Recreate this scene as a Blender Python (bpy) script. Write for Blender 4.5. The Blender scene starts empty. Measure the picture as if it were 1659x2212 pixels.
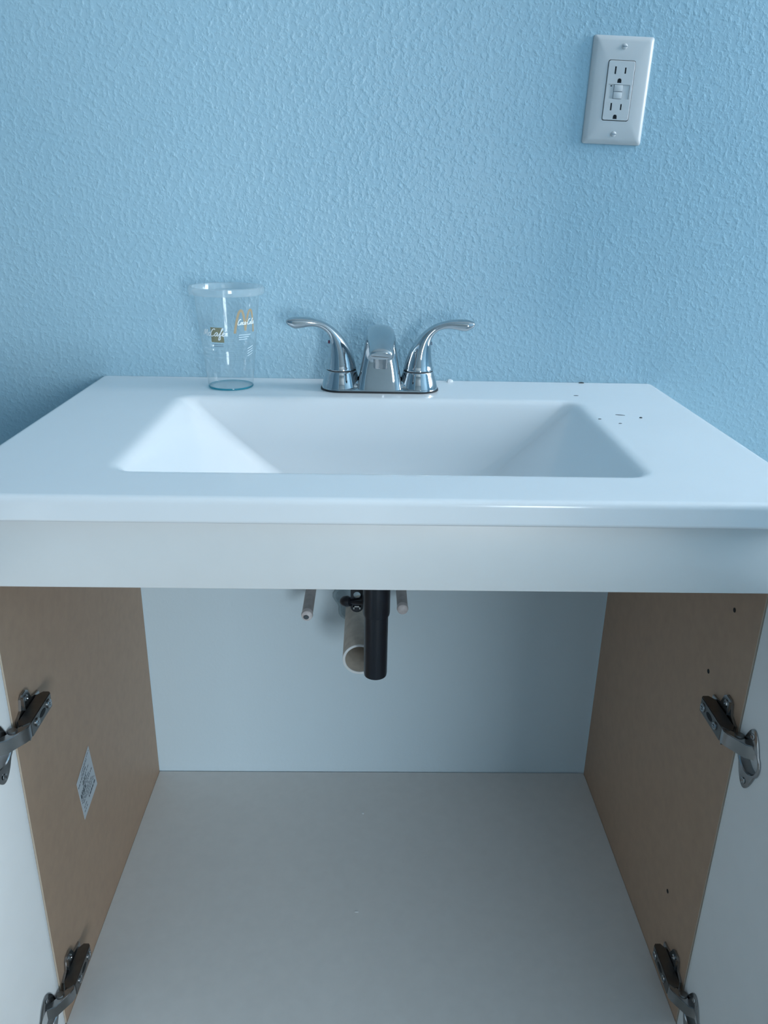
import bpy, bmesh, math, random
from mathutils import Vector, Matrix
random.seed(7)
S = bpy.context.scene
COL = S.collection

# ------------------------------------------------------------------ camera
# metres; wall face at y = 0 (room at y < 0), counter top at z = 0, x to the right
f_px, CX, CY, CZ, PIT, YAW, ROL = 1729.63, -0.0144, -1.1255, 0.2386, 0.3725, 0.0222, 0.0196
Fv = Vector((math.sin(YAW)*math.cos(PIT), math.cos(YAW)*math.cos(PIT), -math.sin(PIT)))
Rv = Vector((math.cos(YAW), -math.sin(YAW), 0))
Uv = Rv.cross(Fv)
R2 = Rv*math.cos(ROL) + Uv*math.sin(ROL)
U2 = -Rv*math.sin(ROL) + Uv*math.cos(ROL)
cam = bpy.data.cameras.new('camera')
cam.sensor_fit = 'HORIZONTAL'; cam.sensor_width = 36
cam.lens = f_px/1659*36
cam.clip_start = 0.01
co = bpy.data.objects.new('camera', cam); COL.objects.link(co)
M = Matrix((R2, U2, -Fv)).transposed().to_4x4()
M.translation = Vector((CX, CY, CZ))
co.matrix_world = M
S.camera = co

# ------------------------------------------------------------------ light
S.view_settings.view_transform = 'Standard'
S.view_settings.look = 'None'
S.view_settings.gamma = 1
S.view_settings.use_curve_mapping = False
S.view_settings.exposure = 0.06
wd = bpy.data.worlds.new('daylight'); S.world = wd; wd.use_nodes = True
bg = wd.node_tree.nodes['Background']
bg.inputs[0].default_value = (0.62, 0.80, 1.0, 1); bg.inputs[1].default_value = 0.55

def area(name, loc, aim, sx, sy, power, col):
    l = bpy.data.lights.new(name, 'AREA'); l.shape = 'RECTANGLE'
    l.size = sx; l.size_y = sy; l.energy = power; l.color = col
    o = bpy.data.objects.new(name, l); COL.objects.link(o)
    o.location = loc
    o.rotation_euler = (Vector(aim)).to_track_quat('-Z', 'Y').to_euler()
    return o
# the photographer stands in the bathroom doorway: daylight comes from a window in the right
# wall and, through the doorway, from a window in the room behind
area('window_daylight', (2.34, -0.36, 1.00), (-1, 0, 0), 0.54, 1.20, 44, (0.88, 0.95, 1.0))
area('room_daylight', (1.25, -4.13, 0.15), (0, 1, 0), 0.85, 1.20, 66, (0.84, 0.94, 1.0))

# ------------------------------------------------------------------ materials
def mat(name, col, rough=0.5, metal=0.0, var=0.0, vscale=40, bump=None, spec=None, coat=0.0):
    m = bpy.data.materials.new(name); m.use_nodes = True
    nt = m.node_tree; b = nt.nodes['Principled BSDF']
    b.inputs['Base Color'].default_value = (*col, 1)
    b.inputs['Roughness'].default_value = rough
    b.inputs['Metallic'].default_value = metal
    if spec is not None: b.inputs['Specular IOR Level'].default_value = spec
    if coat: b.inputs['Coat Weight'].default_value = coat; b.inputs['Coat Roughness'].default_value = 0.04
    tc = nt.nodes.new('ShaderNodeTexCoord')
    if var:
        n = nt.nodes.new('ShaderNodeTexNoise'); n.inputs['Scale'].default_value = vscale
        n.inputs['Detail'].default_value = 5
        nt.links.new(tc.outputs['Object'], n.inputs['Vector'])
        r = nt.nodes.new('ShaderNodeValToRGB')
        r.color_ramp.elements[0].position = 0.3; r.color_ramp.elements[1].position = 0.7
        r.color_ramp.elements[0].color = (*[c*(1-var) for c in col], 1)
        r.color_ramp.elements[1].color = (*[min(1, c*(1+var)) for c in col], 1)
        nt.links.new(n.outputs[0], r.inputs[0]); nt.links.new(r.outputs[0], b.inputs['Base Color'])
    if bump:
        sc, dist, strg = bump
        n = nt.nodes.new('ShaderNodeTexNoise'); n.inputs['Scale'].default_value = sc
        n.inputs['Detail'].default_value = 3
        nt.links.new(tc.outputs['Object'], n.inputs['Vector'])
        bp = nt.nodes.new('ShaderNodeBump'); bp.inputs['Distance'].default_value = dist
        bp.inputs['Strength'].default_value = strg
        nt.links.new(n.outputs[0], bp.inputs['Height']); nt.links.new(bp.outputs[0], b.inputs['Normal'])
    return m

def wall_material():
    m = bpy.data.materials.new('blue_orange_peel_paint'); m.use_nodes = True
    nt = m.node_tree; N = nt.nodes; L = nt.links; b = N['Principled BSDF']
    tc = N.new('ShaderNodeTexCoord')
    # paint: blue, thinner and paler where it was left rough behind the cabinet
    sx = N.new('ShaderNodeSeparateXYZ'); L.new(tc.outputs['Object'], sx.inputs[0])
    ab = N.new('ShaderNodeMath'); ab.operation = 'ABSOLUTE'; L.new(sx.outputs[0], ab.inputs[0])
    a = N.new('ShaderNodeMath'); a.operation = 'LESS_THAN'; a.inputs[1].default_value = 0.378; L.new(ab.outputs[0], a.inputs[0])
    z = N.new('ShaderNodeMath'); z.operation = 'LESS_THAN'; z.inputs[1].default_value = -0.02; L.new(sx.outputs[2], z.inputs[0])
    k = N.new('ShaderNodeMath'); k.operation = 'MULTIPLY'; L.new(a.outputs[0], k.inputs[0]); L.new(z.outputs[0], k.inputs[1])
    n0 = N.new('ShaderNodeTexNoise'); n0.inputs['Scale'].default_value = 5; n0.inputs['Detail'].default_value = 3
    L.new(tc.outputs['Object'], n0.inputs['Vector'])
    r = N.new('ShaderNodeValToRGB')
    r.color_ramp.elements[0].color = (*WALL0, 1); r.color_ramp.elements[1].color = (*WALL1, 1)
    r.color_ramp.elements[0].position = 0.3; r.color_ramp.elements[1].position = 0.7
    L.new(n0.outputs[0], r.inputs[0])
    mx = N.new('ShaderNodeMix'); mx.data_type = 'RGBA'
    L.new(k.outputs[0], mx.inputs['Factor']); L.new(r.outputs[0], mx.inputs['A']); mx.inputs['B'].default_value = (*WALLB, 1)
    L.new(mx.outputs['Result'], b.inputs['Base Color'])
    b.inputs['Roughness'].default_value = 0.34
    b.inputs['Specular IOR Level'].default_value = 0.45
    # orange peel: splattered blobs over a fine roll nap
    wv = N.new('ShaderNodeTexNoise'); wv.inputs['Scale'].default_value = 145; wv.inputs['Detail'].default_value = 2.5
    wv.inputs['Roughness'].default_value = 0.55; wv.inputs['Distortion'].default_value = 0.15
    L.new(tc.outputs['Object'], wv.inputs['Vector'])
    rp = N.new('ShaderNodeMapRange'); rp.interpolation_type = 'SMOOTHSTEP'
    rp.inputs['From Min'].default_value = 0.40; rp.inputs['From Max'].default_value = 0.78
    L.new(wv.outputs[0], rp.inputs['Value'])
    vo = N.new('ShaderNodeTexVoronoi'); vo.inputs['Scale'].default_value = 80; vo.feature = 'SMOOTH_F1'
    vo.inputs['Smoothness'].default_value = 0.4
    L.new(tc.outputs['Object'], vo.inputs['Vector'])
    vr = N.new('ShaderNodeMapRange'); vr.inputs['From Min'].default_value = 0.0; vr.inputs['From Max'].default_value = 0.28
    vr.inputs['To Min'].default_value = 0.55; vr.inputs['To Max'].default_value = 0
    L.new(vo.outputs['Distance'], vr.inputs['Value'])
    ad = N.new('ShaderNodeMath'); ad.operation = 'ADD'
    L.new(rp.outputs[0], ad.inputs[0]); L.new(vr.outputs[0], ad.inputs[1])
    iv = N.new('ShaderNodeMath'); iv.operation = 'MULTIPLY_ADD'; iv.inputs[1].default_value = -0.8; iv.inputs[2].default_value = 1
    L.new(k.outputs[0], iv.inputs[0])
    st = N.new('ShaderNodeMath'); st.operation = 'MULTIPLY'; st.inputs[1].default_value = 0.66; L.new(iv.outputs[0], st.inputs[0])
    bp = N.new('ShaderNodeBump'); bp.inputs['Distance'].default_value = 0.0007
    L.new(st.outputs[0], bp.inputs['Strength'])
    L.new(ad.outputs[0], bp.inputs['Height']); L.new(bp.outputs[0], b.inputs['Normal'])
    return m

def clear_material(name, tint, haze, hazecol, rough=0.08, gl=1.45):
    m = bpy.data.materials.new(name); m.use_nodes = True
    nt = m.node_tree; N = nt.nodes; L = nt.links
    for n in list(N):
        if n.type != 'OUTPUT_MATERIAL': N.remove(n)
    out = [n for n in N if n.type == 'OUTPUT_MATERIAL'][0]
    t = N.new('ShaderNodeBsdfTransparent'); t.inputs[0].default_value = (*tint, 1)
    d = N.new('ShaderNodeBsdfDiffuse'); d.inputs[0].default_value = (*hazecol, 1)
    tl = N.new('ShaderNodeBsdfTranslucent'); tl.inputs[0].default_value = (*hazecol, 1)
    m0 = N.new('ShaderNodeMixShader'); m0.inputs[0].default_value = 0.5; L.new(d.outputs[0], m0.inputs[1]); L.new(tl.outputs[0], m0.inputs[2])
    m1 = N.new('ShaderNodeMixShader'); m1.inputs[0].default_value = haze; L.new(t.outputs[0], m1.inputs[1]); L.new(m0.outputs[0], m1.inputs[2])
    g = N.new('ShaderNodeBsdfGlossy'); g.inputs['Roughness'].default_value = rough
    lw = N.new('ShaderNodeLayerWeight'); lw.inputs[0].default_value = 0.5
    pw = N.new('ShaderNodeMath'); pw.operation = 'POWER'; pw.inputs[1].default_value = 4.0; L.new(lw.outputs['Facing'], pw.inputs[0])
    fr = N.new('ShaderNodeMath'); fr.operation = 'MULTIPLY_ADD'; fr.inputs[1].default_value = 0.75; fr.inputs[2].default_value = 0.05; L.new(pw.outputs[0], fr.inputs[0])
    m2 = N.new('ShaderNodeMixShader'); L.new(fr.outputs[0], m2.inputs[0]); L.new(m1.outputs[0], m2.inputs[1]); L.new(g.outputs[0], m2.inputs[2])
    L.new(m2.outputs[0], out.inputs[0])
    return m

WALL0 = (0.385, 0.585, 0.695); WALL1 = (0.415, 0.61, 0.715); WALLB = (0.67, 0.80, 0.88)
m_wall = wall_material()
m_room = mat('blue_room_paint', (0.39, 0.565, 0.675), 0.6, var=0.03, vscale=6)
m_ceil = mat('ceiling_white', (0.80, 0.82, 0.83), 0.8, var=0.02, vscale=8)
m_floor = mat('grey_floor', (0.36, 0.34, 0.31), 0.5, var=0.12, vscale=9)
m_frame = mat('white_frame', (0.8, 0.8, 0.8), 0.4, var=0.02)
m_top = mat('cultured_marble_white', (0.84, 0.86, 0.88), 0.16, var=0.008, vscale=12, spec=0.5)
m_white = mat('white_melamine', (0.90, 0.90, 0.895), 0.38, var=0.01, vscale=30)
m_rail = mat('white_melamine_dimmed', (0.74, 0.745, 0.74), 0.38, var=0.01, vscale=30)  # cabinet white darkened: the rail's dimmer light is put into its colour
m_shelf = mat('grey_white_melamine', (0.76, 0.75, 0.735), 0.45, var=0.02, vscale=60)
m_tan = mat('maple_laminate', (0.47, 0.315, 0.215), 0.5, var=0.05, vscale=70)
m_edge = mat('cream_edge_band', (0.62, 0.52, 0.42), 0.5, var=0.03)
m_chrome = mat('chrome', (0.51, 0.54, 0.56), 0.05, metal=1.0, var=0.01)
m_gasket = mat('black_rubber', (0.012, 0.014, 0.017), 0.5, var=0.1)
m_black = mat('black_plastic', (0.010, 0.014, 0.022), 0.32, var=0.1)
m_dark = mat('dark_hollow', (0.01, 0.012, 0.014), 0.8, var=0.1)
m_plate = mat('outlet_white', (0.65, 0.655, 0.66), 0.28, var=0.01)
m_slot = mat('slot_black', (0.008, 0.012, 0.018), 0.7, var=0.1)
m_nickel = mat('hinge_nickel', (0.36, 0.37, 0.38), 0.24, metal=1.0, var=0.06, vscale=120)
m_steel = mat('hinge_dark_steel', (0.16, 0.155, 0.15), 0.34, metal=1.0, var=0.08, vscale=120)
m_pvc = mat('dusty_pvc', (0.62, 0.58, 0.52), 0.5, var=0.12, vscale=70)
m_pipe = mat('painted_pipe', (0.42, 0.40, 0.40), 0.5, var=0.12, vscale=90)
m_pipeend = mat('pale_pipe_end', (0.66, 0.62, 0.63), 0.5, var=0.1, vscale=200)
m_cup = clear_material('clear_plastic', (0.97, 0.985, 0.99), 0.10, (0.80, 0.90, 0.93))
m_rim = clear_material('frosted_rim_plastic', (0.95, 0.97, 0.98), 0.30, (0.80, 0.90, 0.93))
m_cupbase = clear_material('teal_base_plastic', (0.25, 0.72, 0.80), 0.35, (0.10, 0.55, 0.65))
m_gold = mat('gold_print', (0.38, 0.30, 0.19), 0.5, var=0.05)
m_olive = mat('olive_print', (0.25, 0.25, 0.16), 0.5, var=0.12, vscale=300)
m_print = mat('white_print', (0.86, 0.90, 0.92), 0.5, var=0.02)
m_faint = mat('faint_print', (0.55, 0.68, 0.75), 0.5, var=0.02)
m_grey_print = mat('grey_print', (0.18, 0.25, 0.32), 0.5, var=0.02)
m_paper = mat('sticker_paper', (0.60, 0.64, 0.68), 0.6, var=0.02)
m_ink = mat('sticker_ink', (0.09, 0.11, 0.13), 0.7, var=0.1)
m_red = mat('red_marker', (0.10, 0.012, 0.05), 0.4, var=0.1)
m_speck = mat('dark_specks', (0.05, 0.06, 0.06), 0.8, var=0.2)
m_chip = mat('pale_chip', (0.75, 0.78, 0.80), 0.6, var=0.05)
m_putty = mat('wall_patch', (0.42, 0.55, 0.62), 0.7, var=0.1, vscale=120)

# ------------------------------------------------------------------ helpers
def tag(o, label, cat=None, group=None):
    o['label'] = label
    if cat: o['category'] = cat
    if group: o['group'] = group
    return o
def empty(name, loc, label, cat, group=None):
    o = bpy.data.objects.new(name, None); o.location = loc; COL.objects.link(o)
    o.empty_display_size = 0.05
    return tag(o, label, cat, group)
def obj(name, bm, mats, parent=None, smooth=True, angle=35, flip=True):
    if flip: bmesh.ops.recalc_face_normals(bm, faces=bm.faces[:])
    me = bpy.data.meshes.new(name); bm.to_mesh(me); bm.free()
    for m in (mats if isinstance(mats, (list, tuple)) else [mats]): me.materials.append(m)
    if smooth:
        me.polygons.foreach_set('use_smooth', [True]*len(me.polygons))
        try: me.set_sharp_from_angle(angle=math.radians(angle))
        except Exception: pass
    o = bpy.data.objects.new(name, me); COL.objects.link(o)
    if parent:
        o.parent = parent
        w = Vector(parent.location); p = parent.parent
        while p: w += Vector(p.location); p = p.parent
        me.transform(Matrix.Translation(-w))
    return o
def structure(name, bm, m, parent=None, smooth=False):
    o = obj(name, bm, m, parent, smooth)
    if not parent: o['kind'] = 'structure'
    return o
def box(bm, x0, x1, y0, y1, z0, z1, bev=0, seg=2):
    vs = [bm.verts.new((x, y, z)) for x in (x0, x1) for y in (y0, y1) for z in (z0, z1)]
    q = [(0,1,3,2),(4,6,7,5),(0,4,5,1),(2,3,7,6),(0,2,6,4),(1,5,7,3)]
    fs = [bm.faces.new([vs[i] for i in f]) for f in q]
    if bev:
        es = list({e for f in fs for e in f.edges})
        bmesh.ops.bevel(bm, geom=es, offset=bev, segments=seg, affect='EDGES', profile=0.5)
def loft(bm, rings, cap0=True, cap1=True, closed=True):
    vr = [[bm.verts.new(p) for p in r] for r in rings]
    n = len(rings[0])
    for a, b in zip(vr, vr[1:]):
        for i in range(n if closed else n-1):
            j = (i+1) % n
            bm.faces.new((a[i], a[j], b[j], b[i]))
    if cap0: bm.faces.new(vr[0][::-1])
    if cap1: bm.faces.new(vr[-1])
    return vr
def ring(c, ax, r, n=32, a0=0):
    ax = Vector(ax).normalized(); u = ax.orthogonal().normalized(); v = ax.cross(u)
    c = Vector(c)
    return [c + u*r*math.cos(2*math.pi*i/n+a0) + v*r*math.sin(2*math.pi*i/n+a0) for i in range(n)]
def lathe(bm, c, ax, prof, n=40, cap0=True, cap1=True):
    """prof: list of (distance along axis, radius)"""
    c = Vector(c); a = Vector(ax).normalized()
    return loft(bm, [ring(c + a*d, a, r, n) for d, r in prof], cap0, cap1)
def rrect(hx, y0, y1, r, z, k=8):
    """rounded rectangle ring in plan, centred on x = 0"""
    r = min(r, hx*0.999, (y1-y0)/2*0.999); pts = []
    for cx, cy, a in ((hx-r, y1-r, 0), (-hx+r, y1-r, 90), (-hx+r, y0+r, 180), (hx-r, y0+r, 270)):
        for i in range(k+1):
            t = math.radians(a + 90*i/k)
            pts.append(Vector((cx + r*math.cos(t), cy + r*math.sin(t), z)))
    return pts
def superell(c, U, V, a, b, e=2.0, n=36):
    pts = []
    for i in range(n):
        t = 2*math.pi*i/n
        ct, st = math.cos(t), math.sin(t)
        pts.append(Vector(c) + Vector(U)*a*math.copysign(abs(ct)**(2/e), ct) + Vector(V)*b*math.copysign(abs(st)**(2/e), st))
    return pts
def extrude_poly(bm, pts, vec, bev=0):
    vec = Vector(vec)
    a = [bm.verts.new(p) for p in pts]; b = [bm.verts.new(Vector(p)+vec) for p in pts]
    fs = [bm.faces.new(a[::-1]), bm.faces.new(b)]
    n = len(pts)
    for i in range(n): fs.append(bm.faces.new((a[i], a[(i+1) % n], b[(i+1) % n], b[i])))
    if bev:
        es = list(fs[1].edges)
        bmesh.ops.bevel(bm, geom=es, offset=bev, segments=2, affect='EDGES')
def bool_cut(o, bmc):
    bmesh.ops.recalc_face_normals(bmc, faces=bmc.faces[:])
    me = bpy.data.meshes.new('tmp'); bmc.to_mesh(me); bmc.free()
    c = bpy.data.objects.new('tmp', me); COL.objects.link(c)
    if o.parent:
        w = Vector(); p = o.parent
        while p: w += Vector(p.location); p = p.parent
        me.transform(Matrix.Translation(-w)); c.parent = o.parent
    md = o.modifiers.new('b', 'BOOLEAN'); md.object = c; md.operation = 'DIFFERENCE'; md.solver = 'EXACT'
    bpy.context.view_layer.update()
    dg = bpy.context.evaluated_depsgraph_get()
    nm = bpy.data.meshes.new_from_object(o.evaluated_get(dg))
    o.modifiers.clear(); old = o.data; o.data = nm; nm.name = o.name
    bpy.data.objects.remove(c); bpy.data.meshes.remove(me)
    try: nm.set_sharp_from_angle(angle=math.radians(30))
    except Exception: pass

# ------------------------------------------------------------------ setting
XL, XR, YF, YO, ZF, ZC = -2.0, 2.4, -1.40, -4.2, -0.79, 1.65
bm = bmesh.new(); box(bm, XL, XR, 0, 0.1, ZF, ZC); structure('wall_back', bm, m_wall)
bm = bmesh.new(); box(bm, XL-0.1, XL, YO, 0.1, ZF, ZC); structure('wall_left', bm, m_room)
def holed_wall(name, m, fixed, span, hole, ax):
    bm = bmesh.new(); a0, a1 = span; h0, h1, hz0, hz1 = hole
    for (p, q, r, s) in ((a0, h0, ZF, ZC), (h1, a1, ZF, ZC), (h0, h1, ZF, hz0), (h0, h1, hz1, ZC)):
        if q-p < 1e-4 or s-r < 1e-4: continue
        if ax == 'x': box(bm, fixed, fixed+0.1, p, q, r, s)
        else: box(bm, p, q, fixed-0.1, fixed, r, s)
    return structure(name, bm, m)
holed_wall('wall_right', m_room, XR, (YO, 0.1), (-0.66, -0.06, 0.36, 1.62), 'x')
holed_wall('wall_front', m_room, YF, (XL, XR), (-0.46, 0.46, ZF, 1.24), 'y')
holed_wall('wall_rear', m_ceil, YO, (XL, XR), (0.80, 1.70, -0.47, 0.77), 'y')
bm = bmesh.new(); box(bm, XL-0.1, XR+0.1, YO-0.1, 0.1, ZC, ZC+0.08); structure('ceiling', bm, m_ceil)
bm = bmesh.new(); box(bm, XL-0.1, XR+0.1, YO-0.1, 0.1, ZF-0.08, ZF); structure('floor', bm, m_floor)
def frame(name, ax, fixed, p, q, r, s, w=0.05):
    bm = bmesh.new()
    for (a, b, c, d) in ((p, p+w, r, s), (q-w, q, r, s), (p+w, q-w, r, r+w), (p+w, q-w, s-w, s)):
        if ax == 'x': box(bm, fixed+0.01, fixed+0.08, a, b, c, d)
        else: box(bm, a, b, fixed-0.08, fixed-0.01, c, d)
    return structure(name, bm, m_frame)
frame('window_1', 'x', XR, -0.66, -0.06, 0.36, 1.62, 0.03)
frame('window_2', 'y', YO, 0.80, 1.70, -0.47, 0.77, 0.03)

# ------------------------------------------------------------------ vanity cabinet
XI, XO, YP, YR = 0.366, 0.382, -0.4525, -0.4673
van = empty('vanity_cabinet', (0, -0.23, ZF), 'white bathroom vanity cabinet under the sink with both doors wide open', 'cabinet')
def panel(side):
    bm = bmesh.new()
    x0, x1 = (XI, XO) if side > 0 else (-XO, -XI)
    box(bm, x0, x1, YP+0.0006, -0.002, ZF+0.001, -0.0245)
    bmesh.ops.recalc_face_normals(bm, faces=bm.faces[:])
    for f in bm.faces:
        f.material_index = 0 if f.normal.x*side < -0.5 else 1
    o = obj('side_panel', bm, [m_tan, m_white], van, smooth=False)
    bm = bmesh.new(); box(bm, x0, x1, YP, YP+0.0006, ZF+0.001, -0.097)
    e = obj('edge_band', bm, m_edge, o, smooth=False); e['label'] = 'cream edge band'
    return o
pl, pr = panel(-1), panel(1)
pl['label'] = 'tan wood-look side panel on the left, brighter'
pr['label'] = 'tan wood-look side panel on the right, in shade'
# drilled screw holes in the right panel, scuffs
for (y, z) in ((-0.3977, -0.1502), (-0.3679, -0.2428), (-0.372, -0.56)):
    bm = bmesh.new(); lathe(bm, (XI-0.0004, y, z), (1, 0, 0), [(0, 0.0026), (0.0006, 0.0026)], 12)
    obj('screw_hole', bm, m_dark, pr)
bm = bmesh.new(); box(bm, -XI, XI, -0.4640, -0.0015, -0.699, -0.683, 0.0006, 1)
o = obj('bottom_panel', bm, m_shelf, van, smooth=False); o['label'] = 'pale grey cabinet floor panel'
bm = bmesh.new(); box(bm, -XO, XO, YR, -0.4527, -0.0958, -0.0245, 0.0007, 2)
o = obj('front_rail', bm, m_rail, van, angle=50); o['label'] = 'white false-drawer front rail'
bm = bmesh.new(); box(bm, -XI, XI, -0.40, -0.385, ZF+0.001, -0.6995)
obj('toe_kick', bm, m_white, van, smooth=False)

HZ = (-0.264, -0.629)     # hinge heights
DOOR_ANG = {-1: math.radians(13), 1: math.radians(6)}
def hinge_frame(side, zc):
    def P(u, v, w): return Vector((side*(XI-u), YP+v, zc+w))
    return P
def fbox(bm, P, u0, u1, v0, v1, w0, w1, bev=0.0006):
    c = [P(u, v, w) for u in (u0, u1) for v in (v0, v1) for w in (w0, w1)]
    vs = [bm.verts.new(p) for p in c]
    q = [(0,1,3,2),(4,6,7,5),(0,4,5,1),(2,3,7,6),(0,2,6,4),(1,5,7,3)]
    fs = [bm.faces.new([vs[i] for i in f]) for f in q]
    if bev:
        es = list({e for f in fs for e in f.edges})
        bmesh.ops.bevel(bm, geom=es, offset=bev, segments=2, affect='EDGES')
DX = 0.0004               # inner face of the open door, outside the panel's inner face
def door(side):
    bm = bmesh.new()
    x0, x1 = (XI+DX, XI+DX+0.016) if side > 0 else (-XI-DX-0.016, -XI-DX)
    box(bm, x0, x1, -0.838, -0.4545, -0.700, -0.098, 0.0007, 2)
    piv = Vector((x0 if side > 0 else x1, -0.4545, 0))
    R = Matrix.Translation(piv) @ Matrix.Rotation(side*DOOR_ANG[side], 4, 'Z') @ Matrix.Translation(-piv)
    bmesh.ops.transform(bm, matrix=R, verts=bm.verts[:])
    o = obj('door', bm, m_white, van, angle=50)
    c = bmesh.new()
    for zc in HZ:
        lathe(c, (side*(XI+DX-0.004), YP-0.0255, zc-0.010), (side, 0, 0), [(0, 0.0172), (0.0145, 0.0172)], 32)
    bool_cut(o, c)
    return o
dl, dr = door(-1), door(1)
dl['label'] = 'white cabinet door swung open on the left'
dr['label'] = 'white cabinet door swung open on the right'

def hinge(side, zc, label):
    P = hinge_frame(side, zc)
    # the mounting plate is the hinge's root part; everything else hangs on it
    bm = bmesh.new()
    prof = [(0.004, -0.007), (0.015, -0.012), (0.018, -0.0235), (0.022, -0.027), (0.031, -0.027), (0.036, -0.0235), (0.040, -0.012),
            (0.050, -0.009), (0.060, -0.0075)]
    pts = prof + [(v, -w) for v, w in prof[::-1]]
    extrude_poly(bm, [P(0.0002, v, w) for v, w in pts], Vector((-side*0.0028, 0, 0)), 0.0006)
    fbox(bm, P, 0.0025, 0.0075, 0.006, 0.054, -0.0062, 0.0062)
    # raised lips round the screw slots
    for s in (-1, 1):
        fbox(bm, P, 0.0028, 0.0062, 0.0172, 0.0192, s*0.0185-0.0075, s*0.0185+0.0075, 0.0004)
    hg = obj('hinge', bm, m_nickel, van, angle=30)
    hg['label'] = label
    for s in (-1, 1):
        bm = bmesh.new()
        lathe(bm, P(0.0028, 0.0280, s*0.0185), (-side, 0, 0), [(0, 0.0042), (0.0012, 0.0042), (0.0022, 0.003), (0.0022, 0.0014), (0.0012, 0.0010)], 20)
        obj('screw', bm, m_nickel, hg)
    # arm: channel over the plate
    bm = bmesh.new()
    side_prof = [(0.0035, 0.004), (0.0035, 0.050), (0.0085, 0.057), (0.0150, 0.057), (0.0170, 0.054), (0.0175, 0.002), (0.012, -0.004), (0.007, -0.003)]
    extrude_poly(bm, [P(u, v, -0.0082) for u, v in side_prof], Vector((0, 0, 0.0164)), 0.0007)
    ar = obj('arm', bm, m_steel, hg, angle=30); ar['label'] = 'dark steel hinge arm'
    # face details on the arm: slot, two adjusting screws
    bm = bmesh.new()
    pts = []
    for i in range(20):
        t = 2*math.pi*i/20
        pts.append(P(0.0171, 0.030 + 0.0075*math.cos(t), 0.0032*math.sin(t)))
    extrude_poly(bm, pts, Vector((-side*0.0004, 0, 0)))
    obj('slot', bm, m_dark, hg)
    for v, r in ((0.0465, 0.0050), (0.0145, 0.0044)):
        bm = bmesh.new()
        u = 0.0172 - 0.0003*(v > 0.03)
        lathe(bm, P(u, v, 0), (-side, 0, 0), [(0, r), (0.0012, r), (0.002, r*0.85), (0.002, r*0.45), (0.001, r*0.38)], 20)
        fbox(bm, P, u+0.0014, u+0.0022, v-r*0.8, v+r*0.8, -0.0006, 0.0006, 0)
        obj('adjusting_screw', bm, m_nickel, hg)
    # link bent over to the cup
    bm = bmesh.new()
    lp = [(0.0165, 0.004), (0.0175, -0.004), (0.0155, -0.009), (0.004, -0.0265), (-0.004, -0.031), (-0.007, -0.026), (0.001, -0.018), (0.0085, -0.004)]
    extrude_poly(bm, [P(u, v, -0.0076) for u, v in lp], Vector((0, 0, 0.0152)), 0.0007)
    lk = obj('link', bm, m_nickel, hg, angle=30); lk['label'] = 'bright bent hinge link'
    bm = bmesh.new()
    lathe(bm, P(0.0045, -0.012, -0.0085), (0, 0, 1), [(0, 0.0048), (0.017, 0.0048), (0.0178, 0.004)], 20)
    obj('pivot_pin', bm, m_steel, hg)
    # cup flange on the door: ring with two pointed ears round a dark bowl
    zoff = -0.010; vc = -0.0255
    outer = []
    for i in range(64):
        t = 2*math.pi*i/64
        r = 0.0195
        dv, dw = r*math.cos(t), r*math.sin(t)
        ear = 0.0150*max(0, abs(math.sin(t))-0.62)/0.38
        dw += math.copysign(ear, math.sin(t)); dv *= (1 - 0.35*max(0, abs(math.sin(t))-0.5))
        outer.append((dv, dw))
    hole = [(0.0152*math.cos(2*math.pi*i/64), 0.0152*math.sin(2*math.pi*i/64)) for i in range(64)]
    def D(u, dv, dw):
        # point on the door's inner face plane (the door is turned by DOOR_ANG)
        v = vc + dv
        off = math.tan(DOOR_ANG[side])*(-(v+0.002))
        return Vector((side*(XI+DX+off-u), YP+v, zc+zoff+dw))
    bm = bmesh.new()
    rings = [[D(0.0001, *p) for p in outer], [D(0.0012, *p) for p in outer], [D(0.0019, p[0]*0.94, p[1]*0.95) for p in outer],
             [D(0.0019, p[0]*1.06, p[1]*1.06) for p in hole], [D(0.0008, *p) for p in hole],
             [D(-0.009, *p) for p in hole], [D(-0.010, p[0]*0.9, p[1]*0.9) for p in hole]]
    loft(bm, rings, False, True)
    cp = obj('cup', bm, m_nickel, hg, angle=30); cp['label'] = 'eared hinge cup plate on the door'
    for s in (-1, 1):
        bm = bmesh.new()
        lathe(bm, D(0.0019, 0, s*0.0265), (-side, 0, 0), [(0, 0.0036), (0.0008, 0.0034), (0.0012, 0.0022), (0.0006, 0.0009)], 18)
        obj('screw', bm, m_nickel, hg)
    return hg
hinge(-1, HZ[0], 'upper hinge on the left side')
hinge(-1, HZ[1], 'lower hinge on the left side')
hinge(1, HZ[0], 'upper hinge on the right side')
hinge(1, HZ[1], 'lower hinge on the right side')

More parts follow.
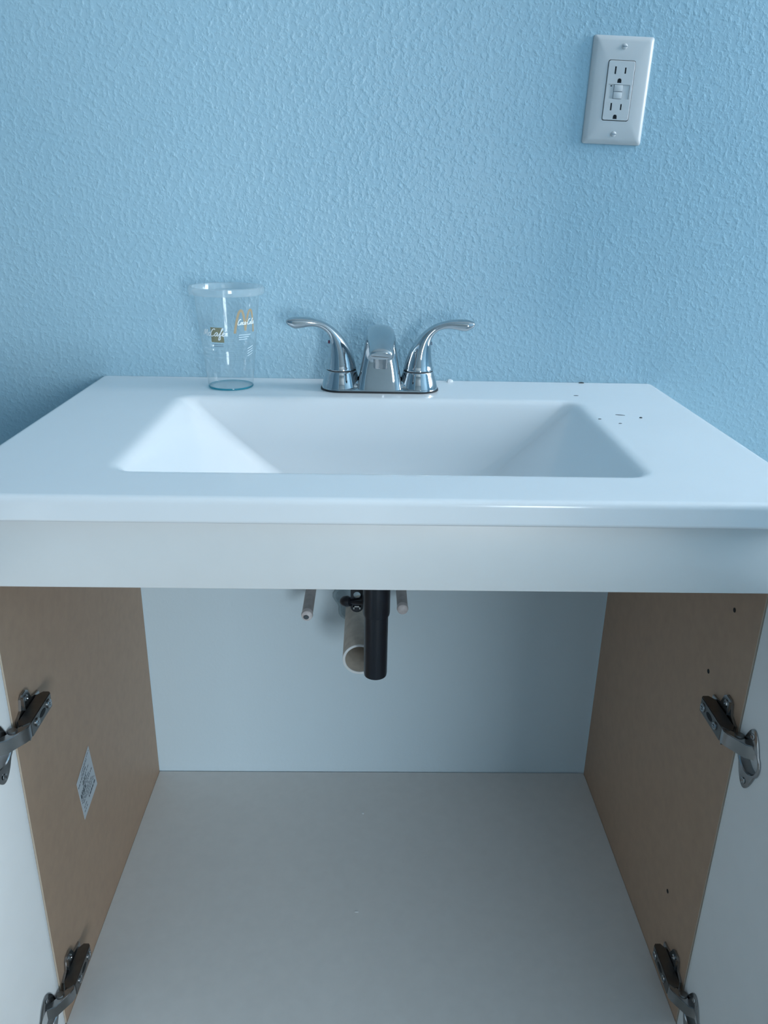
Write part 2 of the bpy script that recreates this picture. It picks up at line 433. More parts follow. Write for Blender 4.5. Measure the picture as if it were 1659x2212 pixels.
# ------------------------------------------------------------------ counter top with moulded basin
CW, CD, CT = 0.39, 0.4873, 0.0237
bm = bmesh.new()
K = 10
rings = [rrect(CW-0.0015, -CD+0.0015, -0.001, 0.004, -CT, K), rrect(CW, -CD, -0.0005, 0.0045, -CT+0.002, K),
         rrect(CW, -CD, -0.0005, 0.0045, -CT+0.0035, K), rrect(CW, -CD, -0.0005, 0.0045, -0.0066, K), rrect(CW, -CD, -0.0005, 0.0045, -0.0050, K), rrect(CW-0.0006, -CD+0.0006, -0.0005, 0.0045, -0.0026, K), rrect(CW-0.002, -CD+0.002, -0.0005, 0.0045, -0.0010, K),
         rrect(CW-0.0045, -CD+0.0045, -0.0005, 0.0045, 0, K), rrect(CW-0.0065, -CD+0.0065, -0.0005, 0.0045, 0, K)]
B = [ # hx, y back, y front, corner radius, z
     (0.2640, -0.1060, -0.4250, 0.0310, 0.0), (0.2600, -0.1100, -0.4210, 0.0270, 0.0), (0.2545, -0.1140, -0.4175, 0.0225, -0.0006), (0.2500, -0.1172, -0.4145, 0.0190, -0.0022),
     (0.2460, -0.1196, -0.4125, 0.0165, -0.0052),
     (0.2405, -0.1214, -0.4112, 0.0140, -0.0100), (0.2370, -0.1224, -0.4106, 0.0130, -0.0128), (0.2240, -0.1256, -0.4090, 0.0125, -0.0236), (0.2030, -0.1308, -0.4060, 0.0130, -0.0410), (0.1780, -0.1370, -0.4020, 0.0140, -0.0615),
     (0.1545, -0.1430, -0.3970, 0.0160, -0.0805), (0.1400, -0.1475, -0.3920, 0.0200, -0.0915), (0.1200, -0.1590, -0.3790, 0.0300, -0.1010),
     (0.0950, -0.1750, -0.3600, 0.0380, -0.1055), (0.0600, -0.1950, -0.3200, 0.0380, -0.1085), (0.028, -0.205, -0.258, 0.026, -0.110), (0.021, -0.2115, -0.2525, 0.0205, -0.112), (0.020, -0.2125, -0.2515, 0.0195, -0.125)]
rings += [rrect(h, yf, yb, r, z, K) for h, yb, yf, r, z in B]
# underside of the slab and of the bowl
under = [(0.018, -0.214, -0.250, 0.0175, -0.135), (0.03, -0.205, -0.26, 0.029, -0.134), (0.10, -0.165, -0.37, 0.038, -0.122), (0.15, -0.137, -0.402, 0.03, -0.104), (0.225, -0.119, -0.416, 0.025, -0.04), (0.245, -0.113, -0.420, 0.022, -CT)]
rings += [rrect(h, yf, yb, r, z, K) for h, yb, yf, r, z in under]
vr = loft(bm, rings, False, False)
n = len(vr[0])
for i in range(n): bm.faces.new((vr[-1][i], vr[-1][(i+1) % n], vr[0][(i+1) % n], vr[0][i]))
top = obj('countertop', bm, m_top, None, angle=60)
tag(top, 'glossy white vanity countertop with moulded rectangular sink basin', 'countertop')

# ------------------------------------------------------------------ faucet
FY = -0.058
fau = empty('faucet', (0, FY, 0), 'two-handle chrome faucet standing behind the sink basin', 'faucet')
bm = bmesh.new()
loft(bm, [rrect(0.0790, FY-0.0292, FY+0.0292, 0.0278, 0.0002), rrect(0.0788, FY-0.0290, FY+0.0290, 0.0276, 0.0024)])
o = obj('gasket', bm, m_gasket, fau); o['label'] = 'black gasket under the chrome base'
bm = bmesh.new()
loft(bm, [rrect(0.0778, FY-0.028, FY+0.028, 0.0268, 0.0022), rrect(0.0774, FY-0.0277, FY+0.0277, 0.0266, 0.0034), rrect(0.0755, FY-0.0258, FY+0.0258, 0.0250, 0.0044), rrect(0.060, FY-0.018, FY+0.018, 0.017, 0.0060)])
for s in (-1, 1):
    lathe(bm, (s*0.0513, FY, 0.0022), (0, 0, 1), [(0, 0.0268), (0.003, 0.0263), (0.008, 0.0248), (0.014, 0.0228), (0.019, 0.0212), (0.0222, 0.0204), (0.0232, 0.0196)], 48)
# saddle between the two pedestals
sec = []
for i in range(25):
    x = -0.048 + 0.096*i/24
    h = 0.0105 + 0.0105*max(0, (abs(x)-0.027)/0.021)**1.6
    wy = 0.0205 - 0.003*(1-abs(x)/0.048)
    sec.append([Vector((x, FY + wy*math.cos(t), 0.003 + h*max(0, math.sin(t))**0.75)) for t in [math.pi*k/16 for k in range(17)]])
loft(bm, sec)
o = obj('base_plate', bm, m_chrome, fau, angle=40); o['label'] = 'chrome base plate with two pedestals'
# spout
bm = bmesh.new()
SP = [ # y, z, tangent angle (deg from vertical, forward), half thickness, half width, exponent
    (-0.0585, 0.0025, 2, 0.0278, 0.0312, 6), (-0.0590, 0.0100, 3, 0.0255, 0.0297, 6), (-0.0600, 0.0230, 5, 0.0222, 0.0272, 6), (-0.0620, 0.0390, 9, 0.0188, 0.0243, 5.5),
    (-0.0650, 0.0530, 18, 0.0163, 0.0220, 4.6), (-0.0705, 0.0645, 34, 0.0145, 0.0204, 3.6), (-0.0790, 0.0730, 54, 0.0130, 0.0191, 2.7),
    (-0.0910, 0.0782, 72, 0.0121, 0.0181, 2.25), (-0.1050, 0.0794, 86, 0.0112, 0.0174, 2.15), (-0.1200, 0.0775, 98, 0.0102, 0.0167, 2.15),
    (-0.1350, 0.0727, 109, 0.0090, 0.0158, 2.2), (-0.1470, 0.0671, 117, 0.0076, 0.0149, 2.3), (-0.1540, 0.0631, 122, 0.0066, 0.0141, 2.4), (-0.1562, 0.0616, 123, 0.0054, 0.0133, 2.4)]
def spline(rows, m=4):
    out = []
    for i in range(len(rows)-1):
        p0 = rows[max(0, i-1)]; p1 = rows[i]; p2 = rows[i+1]; p3 = rows[min(len(rows)-1, i+2)]
        for k in range(m):
            t = k/m
            out.append(tuple(0.5*((2*b) + (-a+c)*t + (2*a-5*b+4*c-d)*t*t + (-a+3*b-3*c+d)*t**3) for a, b, c, d in zip(p0, p1, p2, p3)))
    out.append(rows[-1]); return out
rings = []
for y, z, a, t, w, e in spline(SP):
    a = math.radians(a); nrm = Vector((0, math.cos(a), math.sin(a)))      # normal of the path in the yz plane
    rings.append(superell((0, y, z), (1, 0, 0), nrm, w, t, e, 44))
loft(bm, rings)
o = obj('spout', bm, m_chrome, fau, angle=60); o['label'] = 'broad chrome spout leaning over the basin'
bm = bmesh.new()
lathe(bm, (0, -0.1390, 0.0660), (0, -0.10, -1), [(0, 0.0092), (0.0145, 0.0092), (0.0155, 0.0086), (0.0205, 0.0086), (0.0222, 0.0080), (0.0222, 0.0066), (0.019, 0.0062)], 36)
aer = obj('aerator', bm, m_nickel, fau)
bm = bmesh.new(); lathe(bm, (0, -0.1409, 0.0470), (0, -0.10, -1), [(0, 0.0061), (0.001, 0.0061)], 24)
obj('aerator_screen', bm, m_dark, aer)
# levers
def k(X): return (565-X)*0.000197
def kz(Y): return 0.026+(500-Y)*0.000184
LV = [ # outward, z, tangent angle outward from vertical (deg), half thickness, half depth, y shift
    (0, 0.0264, 0, 0.0190, 0.0190, 0), (0, 0.0269, 0, 0.0199, 0.0199, 0), (0, 0.0290, 0, 0.0199, 0.0199, 0), (0, 0.0300, 0, 0.0192, 0.0192, 0), (0.0002, 0.0350, 1, 0.0183, 0.0184, 0), (0.0008, 0.0410, 4, 0.0168, 0.0170, 0),
    (0.0020, 0.0490, 8, 0.0148, 0.0155, 0), (0.0042, 0.0570, 15, 0.0124, 0.0140, 0), (0.0074, 0.0655, 26, 0.0094, 0.0122, -0.0005), (0.0118, 0.0732, 40, 0.0069, 0.0105, -0.001),
    (0.0178, 0.0795, 54, 0.0054, 0.0091, -0.0015), (0.0250, 0.0838, 66, 0.0049, 0.0083, -0.002), (0.0335, 0.0864, 77, 0.0050, 0.0080, -0.003),
    (0.0430, 0.0874, 87, 0.0061, 0.0083, -0.004), (0.0530, 0.0870, 93, 0.0072, 0.0087, -0.005), (0.0610, 0.0866, 95, 0.0075, 0.0085, -0.006), (0.0665, 0.0874, 88, 0.0055, 0.0074, -0.0065), (0.0700, 0.0886, 78, 0.0036, 0.0056, -0.007), (0.0717, 0.0894, 76, 0.0014, 0.0030, -0.007)]
def lever(side, label):
    bm = bmesh.new(); rings = []
    for i, (o_, z, a, t, d, ys) in enumerate(LV[:4] + spline(LV[4:])):
        a = math.radians(a)
        nrm = Vector((side*math.cos(a), 0, -math.sin(a)))
        rings.append(superell((side*(0.0513+o_), FY+ys, z), nrm, (0, 1, 0), t, d, 2.1, 40))
    loft(bm, rings)
    h = obj('handle', bm, m_chrome, fau, angle=60); h['label'] = label
    return h
hl = lever(-1, 'left chrome lever handle pointing left'); hr = lever(1, 'right chrome lever handle pointing right')
for s, h in ((-1, hl), (1, hr)):
    bm = bmesh.new(); lathe(bm, (s*0.0513, FY, 0.0250), (0, 0, 1), [(0, 0.0197), (0.0018, 0.0197)], 40)
    obj('collar_gap', bm, m_gasket, h)
bm = bmesh.new(); lathe(bm, (-0.0513-0.0150, FY-0.0030, 0.0620), (-1, 0, 0.2), [(0, 0.0022), (0.0022, 0.0022), (0.0026, 0.0012)], 16)
o = obj('hot_marker', bm, m_red, hl); o['label'] = 'small dark red hot marker'
bm = bmesh.new(); lathe(bm, (0.0513+0.0150, FY-0.0030, 0.0620), (1, 0, 0.2), [(0, 0.0022), (0.0022, 0.0022), (0.0026, 0.0012)], 16)
o = obj('cold_marker', bm, m_grey_print, hr); o['label'] = 'small dark cold marker'

# ------------------------------------------------------------------ clear cup
UX, UY = -0.2000, -0.0545
cup = empty('plastic_cup', (UX, UY, 0), 'empty clear plastic cup with printed logos left of the faucet', 'cup')
def cup_r(z): return 0.0293 + (0.0418-0.0293)*(z/0.121)
bm = bmesh.new()
prof = [(0.0012, 0.024), (0.0012, 0.0283), (0.004, cup_r(0.004)), (0.018, cup_r(0.018)), (0.020, cup_r(0.02)+0.0004), (0.036, cup_r(0.036)+0.0004)]
for z in (0.040, 0.0455, 0.051, 0.0565):
    prof += [(z, cup_r(z)+0.0004), (z+0.0008, cup_r(z)-0.0006), (z+0.0024, cup_r(z)-0.0006), (z+0.0032, cup_r(z)+0.0004)]
prof += [(0.064, cup_r(0.064)+0.0004), (0.066, cup_r(0.066)), (0.08, cup_r(0.08)), (0.10, cup_r(0.10)), (0.121, cup_r(0.121)), (0.1225, 0.0432)]
inner = [(z, r-0.0006) for z, r in prof[2:]][::-1]
lathe(bm, (UX, UY, 0), (0, 0, 1), prof, 72, False, False)
obj('cup_wall', bm, m_cup, cup)
bm = bmesh.new(); lathe(bm, (UX, UY, 0), (0, 0, 1), [(0.0022, 0.001), (0.0022, 0.0275)], 48, True, False)
obj('cup_floor', bm, m_rim, cup)
bm = bmesh.new(); lathe(bm, (UX, UY, 0), (0, 0, 1), [(0.0003, 0.0272), (0.0003, 0.0292), (0.0014, 0.0298), (0.0024, 0.0296), (0.0024, 0.0282), (0.0003, 0.0272)], 64, False, False)
o = obj('base_ring', bm, m_cupbase, cup); o['label'] = 'teal tinted base ring'
bm = bmesh.new(); lathe(bm, (UX, UY, 0), (0, 0, 1), [(0.1228, 0.0431), (0.1216, 0.0462), (0.1212, 0.0476), (0.1224, 0.0484), (0.1262, 0.0487), (0.1296, 0.0483), (0.1308, 0.0470), (0.1300, 0.0454), (0.1270, 0.0440), (0.1228, 0.0431)], 72, False, False)
o = obj('rolled_rim', bm, m_rim, cup); o['label'] = 'frosted rolled rim'
def wrap(bm, phi0, z0, eps):
    """lay a flat (x right, y up) drawing round the cup, phi measured from the camera side"""
    for v in bm.verts:
        z = z0 + v.co.y; r = cup_r(z) + 0.0005 + eps; ph = phi0 + v.co.x/cup_r(z)
        v.co = Vector((UX + r*math.sin(ph), UY - r*math.cos(ph), z))
def strip(bm, pts, w):
    n = len(pts); L = []; Rr = []
    for i, p in enumerate(pts):
        a = Vector(pts[max(0, i-1)]); b = Vector(pts[min(n-1, i+1)]); t = (b-a).normalized(); nn = Vector((-t.y, t.x))
        ww = w(i/(n-1)) if callable(w) else w
        L.append(bm.verts.new((p[0]+nn.x*ww/2, p[1]+nn.y*ww/2, 0))); Rr.append(bm.verts.new((p[0]-nn.x*ww/2, p[1]-nn.y*ww/2, 0)))
    for i in range(n-1): bm.faces.new((L[i], L[i+1], Rr[i+1], Rr[i]))
def grid(bm, x0, x1, y0, y1, nx=8):
    a = [(bm.verts.new((x0+(x1-x0)*i/nx, y0, 0)), bm.verts.new((x0+(x1-x0)*i/nx, y1, 0))) for i in range(nx+1)]
    for p, q in zip(a, a[1:]): bm.faces.new((p[0], q[0], q[1], p[1]))
PA, PM = math.radians(-13), math.radians(44)
bm = bmesh.new(); H, Wd = 0.0285, 0.0145
for s in (-1, 1):
    cxm = s*Wd/2*0.98
    pts = []
    for i in range(29):
        t = -1 + 2*i/28
        inner_leg = (t*s < 0)
        bot = 0.10*H if inner_leg else 0.0
        z = H - (H-bot)*abs(t)**2.3
        pts.append((cxm + t*Wd/2, z))
    strip(bm, pts, 0.0031)
wrap(bm, PM, 0.0755, 0.0002); o = obj('arches_print', bm, m_gold, cup, flip=False); o['label'] = 'golden M-shaped arches print'
GL = {'M': ([(0, 0), (.1, .75), (.16, .75), (.25, .15), (.4, .78), (.45, .75), (.5, .05), (.58, .02)], .62),
      'c': ([(.22, .38), (.14, .46), (.05, .30), (.08, .05), (.20, .0), (.32, .12)], .32),
      'C': ([(.40, .85), (.33, .99), (.13, .85), (.02, .4), (.08, .02), (.26, -.02), (.44, .12)], .44),
      'a': ([(.32, .42), (.19, .48), (.05, .25), (.09, .02), (.22, .05), (.34, .42), (.32, .10), (.39, .0), (.48, .1)], .47),
      'f': ([(0, .1), (.2, .6), (.32, 1.0), (.24, 1.05), (.18, .6), (.10, -.4), (.16, -.55), (.26, -.4), (.2, 0), (.36, .12)], .36),
      'e': ([(0, .12), (.14, .25), (.19, .4), (.10, .48), (.02, .3), (.06, .05), (.19, .0), (.32, .12)], .34),
      'o': ([(.20, .46), (.08, .36), (.04, .12), (.12, 0), (.24, .08), (.28, .34), (.18, .46), (.34, .34)], .34),
      'l': ([(0, .1), (.16, .6), (.22, .98), (.14, .98), (.08, .5), (.10, .06), (.18, .0), (.28, .1)], .28),
      '-': ([(.02, .26), (.20, .30)], .26), "'": ([(-.12, .62), (0, .82)], 0)}
def script(word, sx, sy, x0, y0, w, shear=0.22):
    bm = bmesh.new(); x = 0
    for ch in word:
        pts, adv = GL[ch]
        q = [((x+a+shear*b)*sx + x0, b*sy + y0) for a, b in pts]
        strip(bm, spline(q, 5), w); x += adv
    return bm
bm = script('Coca-Cola', 0.0075, 0.0070, -0.0112, 0, 0.0008); wrap(bm, PM, 0.0862, 0.0005); o = obj('script_print', bm, m_print, cup, flip=False); o['label'] = 'white cursive script across the arches'
bm = bmesh.new(); grid(bm, -0.0085, 0.0085, -0.0095, 0.0095); wrap(bm, PA, 0.0735, 0.0002); o = obj('square_print', bm, m_olive, cup, flip=False); o['label'] = 'olive gold square print'
bm = script("McCafe'", 0.0122, 0.0092, -0.0208, 0, 0.0011); wrap(bm, PA, 0.0722, 0.0005); o = obj('cafe_print', bm, m_print, cup, flip=False); o['label'] = 'white cursive lettering over the square'
bm = bmesh.new()
for i in range(2): strip(bm, [(-0.007+0.001*i, -0.0125-0.0022*i), (0.007, -0.0125-0.0022*i)], 0.0007)
wrap(bm, PA, 0.0735, 0.0002); obj('small_print', bm, m_grey_print, cup, flip=False)
bm = bmesh.new()
for i in range(3): strip(bm, [(-0.009+j*0.003, -0.0025-0.0028*i) for j in range(7-i)], 0.0009)
for i in range(4): strip(bm, [(0.004+j*0.002, -0.021-0.0032*i+j*0.0006) for j in range(6)], 0.0010)
wrap(bm, PM, 0.0755, 0.0002); obj('small_print', bm, m_faint, cup, flip=False)

# ------------------------------------------------------------------ outlet
ox, oz, tilt = 0.2934, 0.3699, math.radians(1.2)
OM = Matrix.Translation((ox, 0, oz)) @ Matrix.Rotation(tilt, 4, 'Y')
out = empty('wall_outlet', (ox, 0, oz), 'white duplex outlet with cover plate on the blue wall', 'outlet')
def ofin(bm): bmesh.ops.transform(bm, matrix=OM, verts=bm.verts[:])
def rr2(hx, hz, r, y, k_=6):
    return [Vector((p.x, y, p.y)) for p in rrect(hx, -hz, hz, r, 0, k_)]
bm = bmesh.new()
loft(bm, [rr2(0.0376, 0.0607, 0.003, -0.0002), rr2(0.0376, 0.0607, 0.003, -0.0016), rr2(0.0368, 0.0599, 0.003, -0.0030), rr2(0.0340, 0.0570, 0.003, -0.0052), rr2(0.0315, 0.0545, 0.003, -0.0060),
          rr2(0.0172, 0.0340, 0.0028, -0.0060), rr2(0.0170, 0.0338, 0.0026, -0.0052), rr2(0.0169, 0.0337, 0.0025, -0.0030)], False, False)
ofin(bm); o = obj('cover_plate', bm, m_plate, out, angle=25)
bm = bmesh.new()
loft(bm, [rr2(0.0172, 0.034, 0.002, -0.0008), rr2(0.0172, 0.034, 0.002, -0.0012)])
ofin(bm); obj('device_backing', bm, m_slot, out)
bm = bmesh.new()
loft(bm, [rr2(0.0164, 0.0332, 0.0025, -0.0014), rr2(0.0164, 0.0332, 0.0025, -0.0064), rr2(0.0159, 0.0327, 0.0022, -0.0069)])
ofin(bm); dev = obj('receptacle_face', bm, m_plate, out, angle=25)
cut = bmesh.new()
for s in (1, -1):
    zc = s*0.0195 + (0.0035 if s > 0 else -0.0015)
    zc = 0.0225 if s > 0 else -0.0180
    box(cut, -0.0072-0.0010, -0.0072+0.0010, -0.009, -0.0022, zc-0.0042, zc+0.0042)
    box(cut, 0.0052-0.0009, 0.0052+0.0009, -0.009, -0.0022, zc-0.0034, zc+0.0034)
    g = []
    gz = zc - 0.0112
    for i in range(13):
        t = math.pi*i/12; g.append(Vector((-0.0008+0.0025*math.cos(t), -0.009, gz + 0.0025*math.sin(t))))
    g += [Vector((-0.0033, -0.009, gz-0.0026)), Vector((0.0017, -0.009, gz-0.0026))]
    extrude_poly(cut, g, Vector((0, 0.0068, 0)))
box(cut, -0.0135, 0.0135, -0.009, -0.0059, -0.0092, 0.0070, 0.0)
ofin(cut); bool_cut(dev, cut)
for s in (1, -1):
    zc = 0.0225 if s > 0 else -0.0180
    for (x, w, h) in ((-0.0072, 0.0010, 0.0042), (0.0052, 0.0009, 0.0034)):
        bm = bmesh.new(); box(bm, x-w*0.98, x+w*0.98, -0.0060, -0.0024, zc-h*0.98, zc+h*0.98); ofin(bm); obj('slot', bm, m_slot, out, smooth=False)
    bm = bmesh.new(); gz = zc-0.0112
    g = [Vector((-0.0008+0.00245*math.cos(math.pi*i/12), -0.0060, gz + 0.00245*math.sin(math.pi*i/12))) for i in range(13)] + [Vector((-0.00325, -0.0060, gz-0.00255)), Vector((0.00165, -0.0060, gz-0.00255))]
    extrude_poly(bm, g, Vector((0, 0.0036, 0))); ofin(bm); obj('ground_hole', bm, m_slot, out, smooth=False)
for (z0, z1) in ((-0.0008, 0.0066), (-0.0088, -0.0014)):
    bm = bmesh.new(); box(bm, -0.0062, 0.0044, -0.0071, -0.0055, z0, z1, 0.0004); ofin(bm); obj('button', bm, m_plate, out, angle=50)
bm = bmesh.new(); box(bm, -0.0066, 0.0048, -0.00605, -0.0055, -0.0091, 0.0069); ofin(bm); obj('button_gap', bm, m_grey_print, out, smooth=False)
bm = bmesh.new(); lathe(bm, (-0.0100, -0.0058, 0.0052), (0, -1, 0), [(0, 0.0008), (0.0004, 0.0008)], 12); ofin(bm); obj('indicator_light', bm, m_slot, out)
for z in (0.0487, -0.0490):
    bm = bmesh.new(); lathe(bm, (0.0005, -0.0059, z), (0, -1, 0), [(0, 0.0034), (0.0008, 0.0033), (0.0016, 0.0022), (0.0018, 0.0003)], 24); ofin(bm)
    sc = obj('screw', bm, m_plate, out)
    bm = bmesh.new(); box(bm, -0.0024, 0.0034, -0.00785, -0.0074, z-0.0004, z+0.0004); ofin(bm); obj('screw_slot', bm, m_grey_print, sc, smooth=False)

# ------------------------------------------------------------------ plumbing under the sink
tp = empty('drain_tailpiece', (-0.0008, -0.19, -0.365), 'black plastic drain tailpiece hanging below the sink', 'pipe')
bm = bmesh.new()
c = (-0.0012, -0.1900, 0)
lathe(bm, c, (0, 0, -1), [(0.262, 0.0150), (0.272, 0.0159), (0.276, 0.0159), (0.360, 0.0158), (0.3640, 0.0152), (0.3640, 0.0138), (0.262, 0.0136)], 40, False, False)
o = obj('tail_tube', bm, m_black, tp)
bm = bmesh.new()
lathe(bm, c, (0, 0, -1), [(0.137, 0.0174), (0.225, 0.0180), (0.2680, 0.0180), (0.2715, 0.0174), (0.2715, 0.0150)], 40)
obj('upper_sleeve', bm, m_black, tp)
bm = bmesh.new(); lathe(bm, c, (0, 0, -1), [(0.126, 0.0275), (0.150, 0.0275), (0.156, 0.022)], 40)
obj('lock_nut', bm, m_black, tp)
# lift strap with holes, clevis and ball rod beside the tailpiece
bm = bmesh.new(); SX, SY = -0.0272, -0.165
pts = [(-0.0085, -0.205)]
for i in range(13):
    t = math.pi + math.pi*i/12; pts.append((0.0085*math.cos(t), -0.2745 + 0.0085*math.sin(t)))
pts.append((0.0085, -0.205))
extrude_poly(bm, [Vector((SX+x, SY, z)) for x, z in pts], Vector((0, 0.0022, 0)), 0.0004)
st = obj('lift_strap', bm, m_black, tp, angle=30)
cut = bmesh.new()
for zc, r in ((-0.2400, 0.0048), (-0.2570, 0.0048)):
    lathe(cut, (SX, SY-0.003, zc), (0, 1, 0), [(0, r), (0.009, r)], 24)
bool_cut(st, cut); st['label'] = 'dark perforated lift strap'
bm = bmesh.new(); fb = [(SX-0.0048, SX+0.0048, -0.2748, -0.2728), (SX-0.0048, SX-0.0032, -0.2778, -0.2728), (SX+0.0032, SX+0.0048, -0.2778, -0.2728)]
for x0, x1, z0, z1 in fb: box(bm, x0, x1, SY-0.0014, SY-0.0002, z0, z1)
o = obj('spring_clip', bm, m_chrome, tp, smooth=False); o['label'] = 'shiny metal spring clip'
bm = bmesh.new(); lathe(bm, (-0.012, -0.181, -0.2610), (-0.84, 0.54, -0.20), [(0, 0.003), (0.028, 0.003), (0.0285, 0.0062), (0.034, 0.0078), (0.040, 0.0070), (0.0435, 0.0045), (0.0445, 0.0015)], 24)
o = obj('pivot_rod', bm, m_black, tp); o['label'] = 'black pivot rod with rounded end'

bm = bmesh.new()
pv = (-0.0230, 0.0, -0.3660)
lathe(bm, pv, (0, -1, 0), [(-0.02, 0.0241), (0.149, 0.0241), (0.1495, 0.0238), (0.1495, 0.0204), (0.149, 0.0202), (-0.02, 0.0202), (-0.02, 0.0241)], 48, False, False)
pvc = obj('waste_stub', bm, m_pvc); tag(pvc, 'open dusty beige waste pipe stub sticking out of the wall behind the black tailpiece', 'pipe')
bm = bmesh.new(); lathe(bm, pv, (0, -1, 0), [(0.1490, 0.0239), (0.1504, 0.0239), (0.1506, 0.0235), (0.1506, 0.0206), (0.1500, 0.0203), (0.1490, 0.0203), (0.1490, 0.0239)], 48, False, False)
o = obj('cut_end', bm, m_chip, pvc); o['label'] = 'pale cut end of the waste pipe'
def stub(x, z, L, label, bent):
    e = empty('supply_stub', (x, 0, z), label, 'pipe', 'capped water supply stubs')
    bm = bmesh.new(); lathe(bm, (x, 0.02, z), (0, -1, 0), [(0, 0.0082), (0.02+L-0.010, 0.0080)], 28)
    obj('tube', bm, m_pipe, e)
    bm = bmesh.new(); lathe(bm, (x, -L+0.0105, z), (0, -1, 0), [(0, 0.0083), (0.005, 0.0086), (0.0085, 0.0078), (0.0103, 0.0055), (0.0108, 0.002)], 28)
    o = obj('pipe_end', bm, m_pipeend, e); o['label'] = 'pale rounded pipe end'
    if bent:
        bm = bmesh.new(); lathe(bm, (x-0.001, -L-0.0002, z-0.001), (0, -1, -0.3), [(0, 0.0042), (0.0008, 0.0036)], 12)
        p = obj('pipe_mark', bm, m_ink, e); p['label'] = 'dark mark on the pipe end'
stub(-0.1003, -0.3262, 0.100, 'grey water supply stub left of the waste pipe, with dark mark on its end', True)
stub(0.0392, -0.3252, 0.080, 'grey water supply stub right of the black tailpiece, pale end', False)
# rough edges of plaster round the hole behind the waste stub: part of the wall
wb = bpy.data.objects['wall_back']
bm = bmesh.new()
rg = []
for i in range(40):
    t = 2*math.pi*i/40; rr = 0.040 + 0.004*math.sin(3*t+0.5) + 0.0025*math.sin(7*t)
    rg.append((rr*math.cos(t), rr*math.sin(t)))
loft(bm, [[Vector((-0.026+a*s, -y, -0.352+b*s)) for a, b in rg] for s, y in ((1.0, 0.0001), (0.97, 0.0022), (0.88, 0.0028), (0.80, 0.0008), (0.62, 0.0004))], False, True)
o = obj('plaster_patch', bm, m_putty, wb); o['label'] = 'rough plaster patch round the waste pipe'

# ------------------------------------------------------------------ sticker on the left panel
bm = bmesh.new()
xs = -XI + 0.0003
A, Bp, Cp, Dp = [Vector((0, y, z)) for y, z in ((-0.2813, -0.4147), (-0.3310, -0.4335), (-0.2695, -0.4840), (-0.3222, -0.4960))]
def sp(u, v, lift):     # u along the text, v down the sheet
    p = (Bp*(1-u)+A*u)*(1-v) + (Dp*(1-u)+Cp*u)*v
    return Vector((xs+lift, p.y, p.z))
extrude_poly(bm, [sp(0, 0, 0), sp(1, 0, 0), sp(1, 1, 0), sp(0, 1, 0)], Vector((0.0003, 0, 0)))
stk = obj('paper_sticker', bm, m_paper, None, smooth=False)
tag(stk, 'small white printed paper sticker on the left tan panel', 'sticker')
bm = bmesh.new()
rows = [(0.06, 0.35, 0.95, 0.012), (0.10, 0.30, 0.75, 0.012), (0.17, 0.03, 0.62, 0.022), (0.27, 0.30, 0.80, 0.016), (0.33, 0.28, 0.55, 0.030), (0.40, 0.06, 0.72, 0.018),
        (0.47, 0.06, 0.42, 0.050), (0.47, 0.48, 0.90, 0.02), (0.54, 0.05, 0.60, 0.016), (0.60, 0.05, 0.78, 0.016), (0.66, 0.12, 0.88, 0.016), (0.72, 0.40, 0.95, 0.014), (0.78, 0.10, 0.30, 0.016), (0.82, 0.45, 0.92, 0.032), (0.87, 0.08, 0.30, 0.016)]
for v, u0, u1, h in rows:
    u = u0
    while u < u1:
        w = random.uniform(0.04, 0.12); e = min(u1, u+w)
        q = [sp(u, v-h, 0.0004), sp(e, v-h, 0.0004), sp(e, v+h*0.6, 0.0004), sp(u, v+h*0.6, 0.0004)]
        bm.faces.new([bm.verts.new(p) for p in q]); u = e + random.uniform(0.01, 0.03)
o = obj('print_lines', bm, m_ink, stk, smooth=False); o['kind'] = 'stuff'

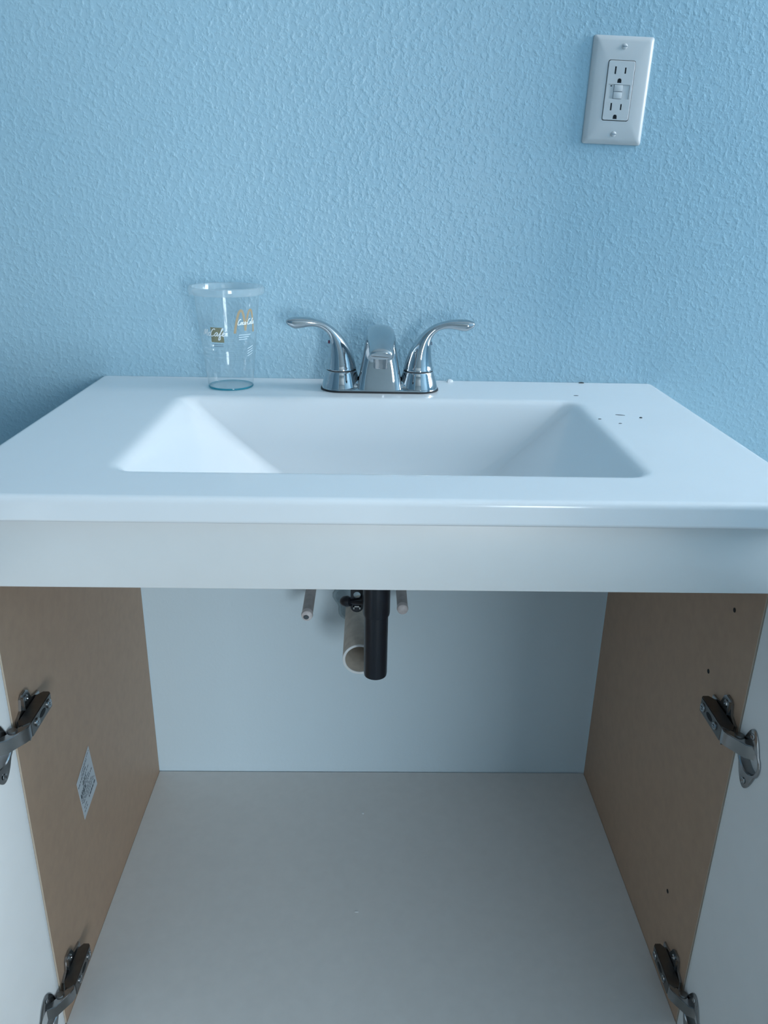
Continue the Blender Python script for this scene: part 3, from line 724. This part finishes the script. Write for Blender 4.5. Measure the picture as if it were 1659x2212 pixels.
# ------------------------------------------------------------------ crumbs and chips
def crumb(name, x, y, lx, ly, h, m, label, cat, z0=0.0, rot=0.0, group=None):
    bm = bmesh.new(); n = 9; r0 = []; r1 = []; r2 = []
    ca, sa = math.cos(rot), math.sin(rot)
    for i in range(n):
        t = 2*math.pi*i/n; k1 = random.uniform(0.75, 1.1)
        a, b = lx*k1*math.cos(t), ly*k1*math.sin(t)
        a, b = a*ca-b*sa, a*sa+b*ca
        r0.append(Vector((x+a, y+b, z0+0.00005))); r1.append(Vector((x+a*0.85, y+b*0.85, z0+h*0.7))); r2.append(Vector((x+a*0.3, y+b*0.3, z0+h)))
    loft(bm, [r0, r1, r2])
    return tag(obj(name, bm, m), label, cat, group)
crumb('dark_crumb', 0.2610, -0.0831, 0.0036, 0.0007, 0.0006, m_speck, 'thin dark crumb on the countertop nearest the back edge, right of the basin corner', 'crumb', rot=-0.1)
crumb('dark_crumb', 0.2900, -0.1835, 0.0070, 0.0007, 0.0006, m_speck, 'long dark sliver on the countertop right of the basin', 'crumb', rot=-0.25)
crumb('dark_crumb', 0.3114, -0.1961, 0.0020, 0.0016, 0.0012, m_speck, 'round dark crumb on the countertop, rightmost of the crumbs', 'crumb')
crumb('dark_crumb', 0.2600, -0.2040, 0.0020, 0.0010, 0.0006, m_speck, 'tiny dark crumb on the countertop close to the basin edge', 'crumb')
crumb('dark_crumb', 0.2790, -0.2230, 0.0022, 0.0009, 0.0006, m_speck, 'tiny dark crumb on the countertop, the one nearest the front', 'crumb')
crumb('dark_crumb', 0.2870, -0.0035, 0.0040, 0.0012, 0.0016, m_speck, 'dark crumb against the wall on the countertop right of the faucet', 'crumb')
crumb('paint_chip', 0.0990, -0.0080, 0.0050, 0.0030, 0.0040, m_chip, 'white plaster crumb by the wall just right of the faucet', 'chip')
crumb('paint_chip', 0.0610, -0.0990, 0.0035, 0.0012, 0.0008, m_chip, 'small white fleck on the counter in front of the faucet', 'chip')
crumb('paint_chip', -0.0160, -0.1013, 0.0022, 0.0022, 0.0016, m_chip, 'pale crumb at the back of the cabinet floor', 'chip', -0.683)
crumb('paint_chip', -0.0233, -0.2928, 0.0030, 0.0010, 0.0008, m_chip, 'pale sliver in the middle of the cabinet floor', 'chip', -0.683)
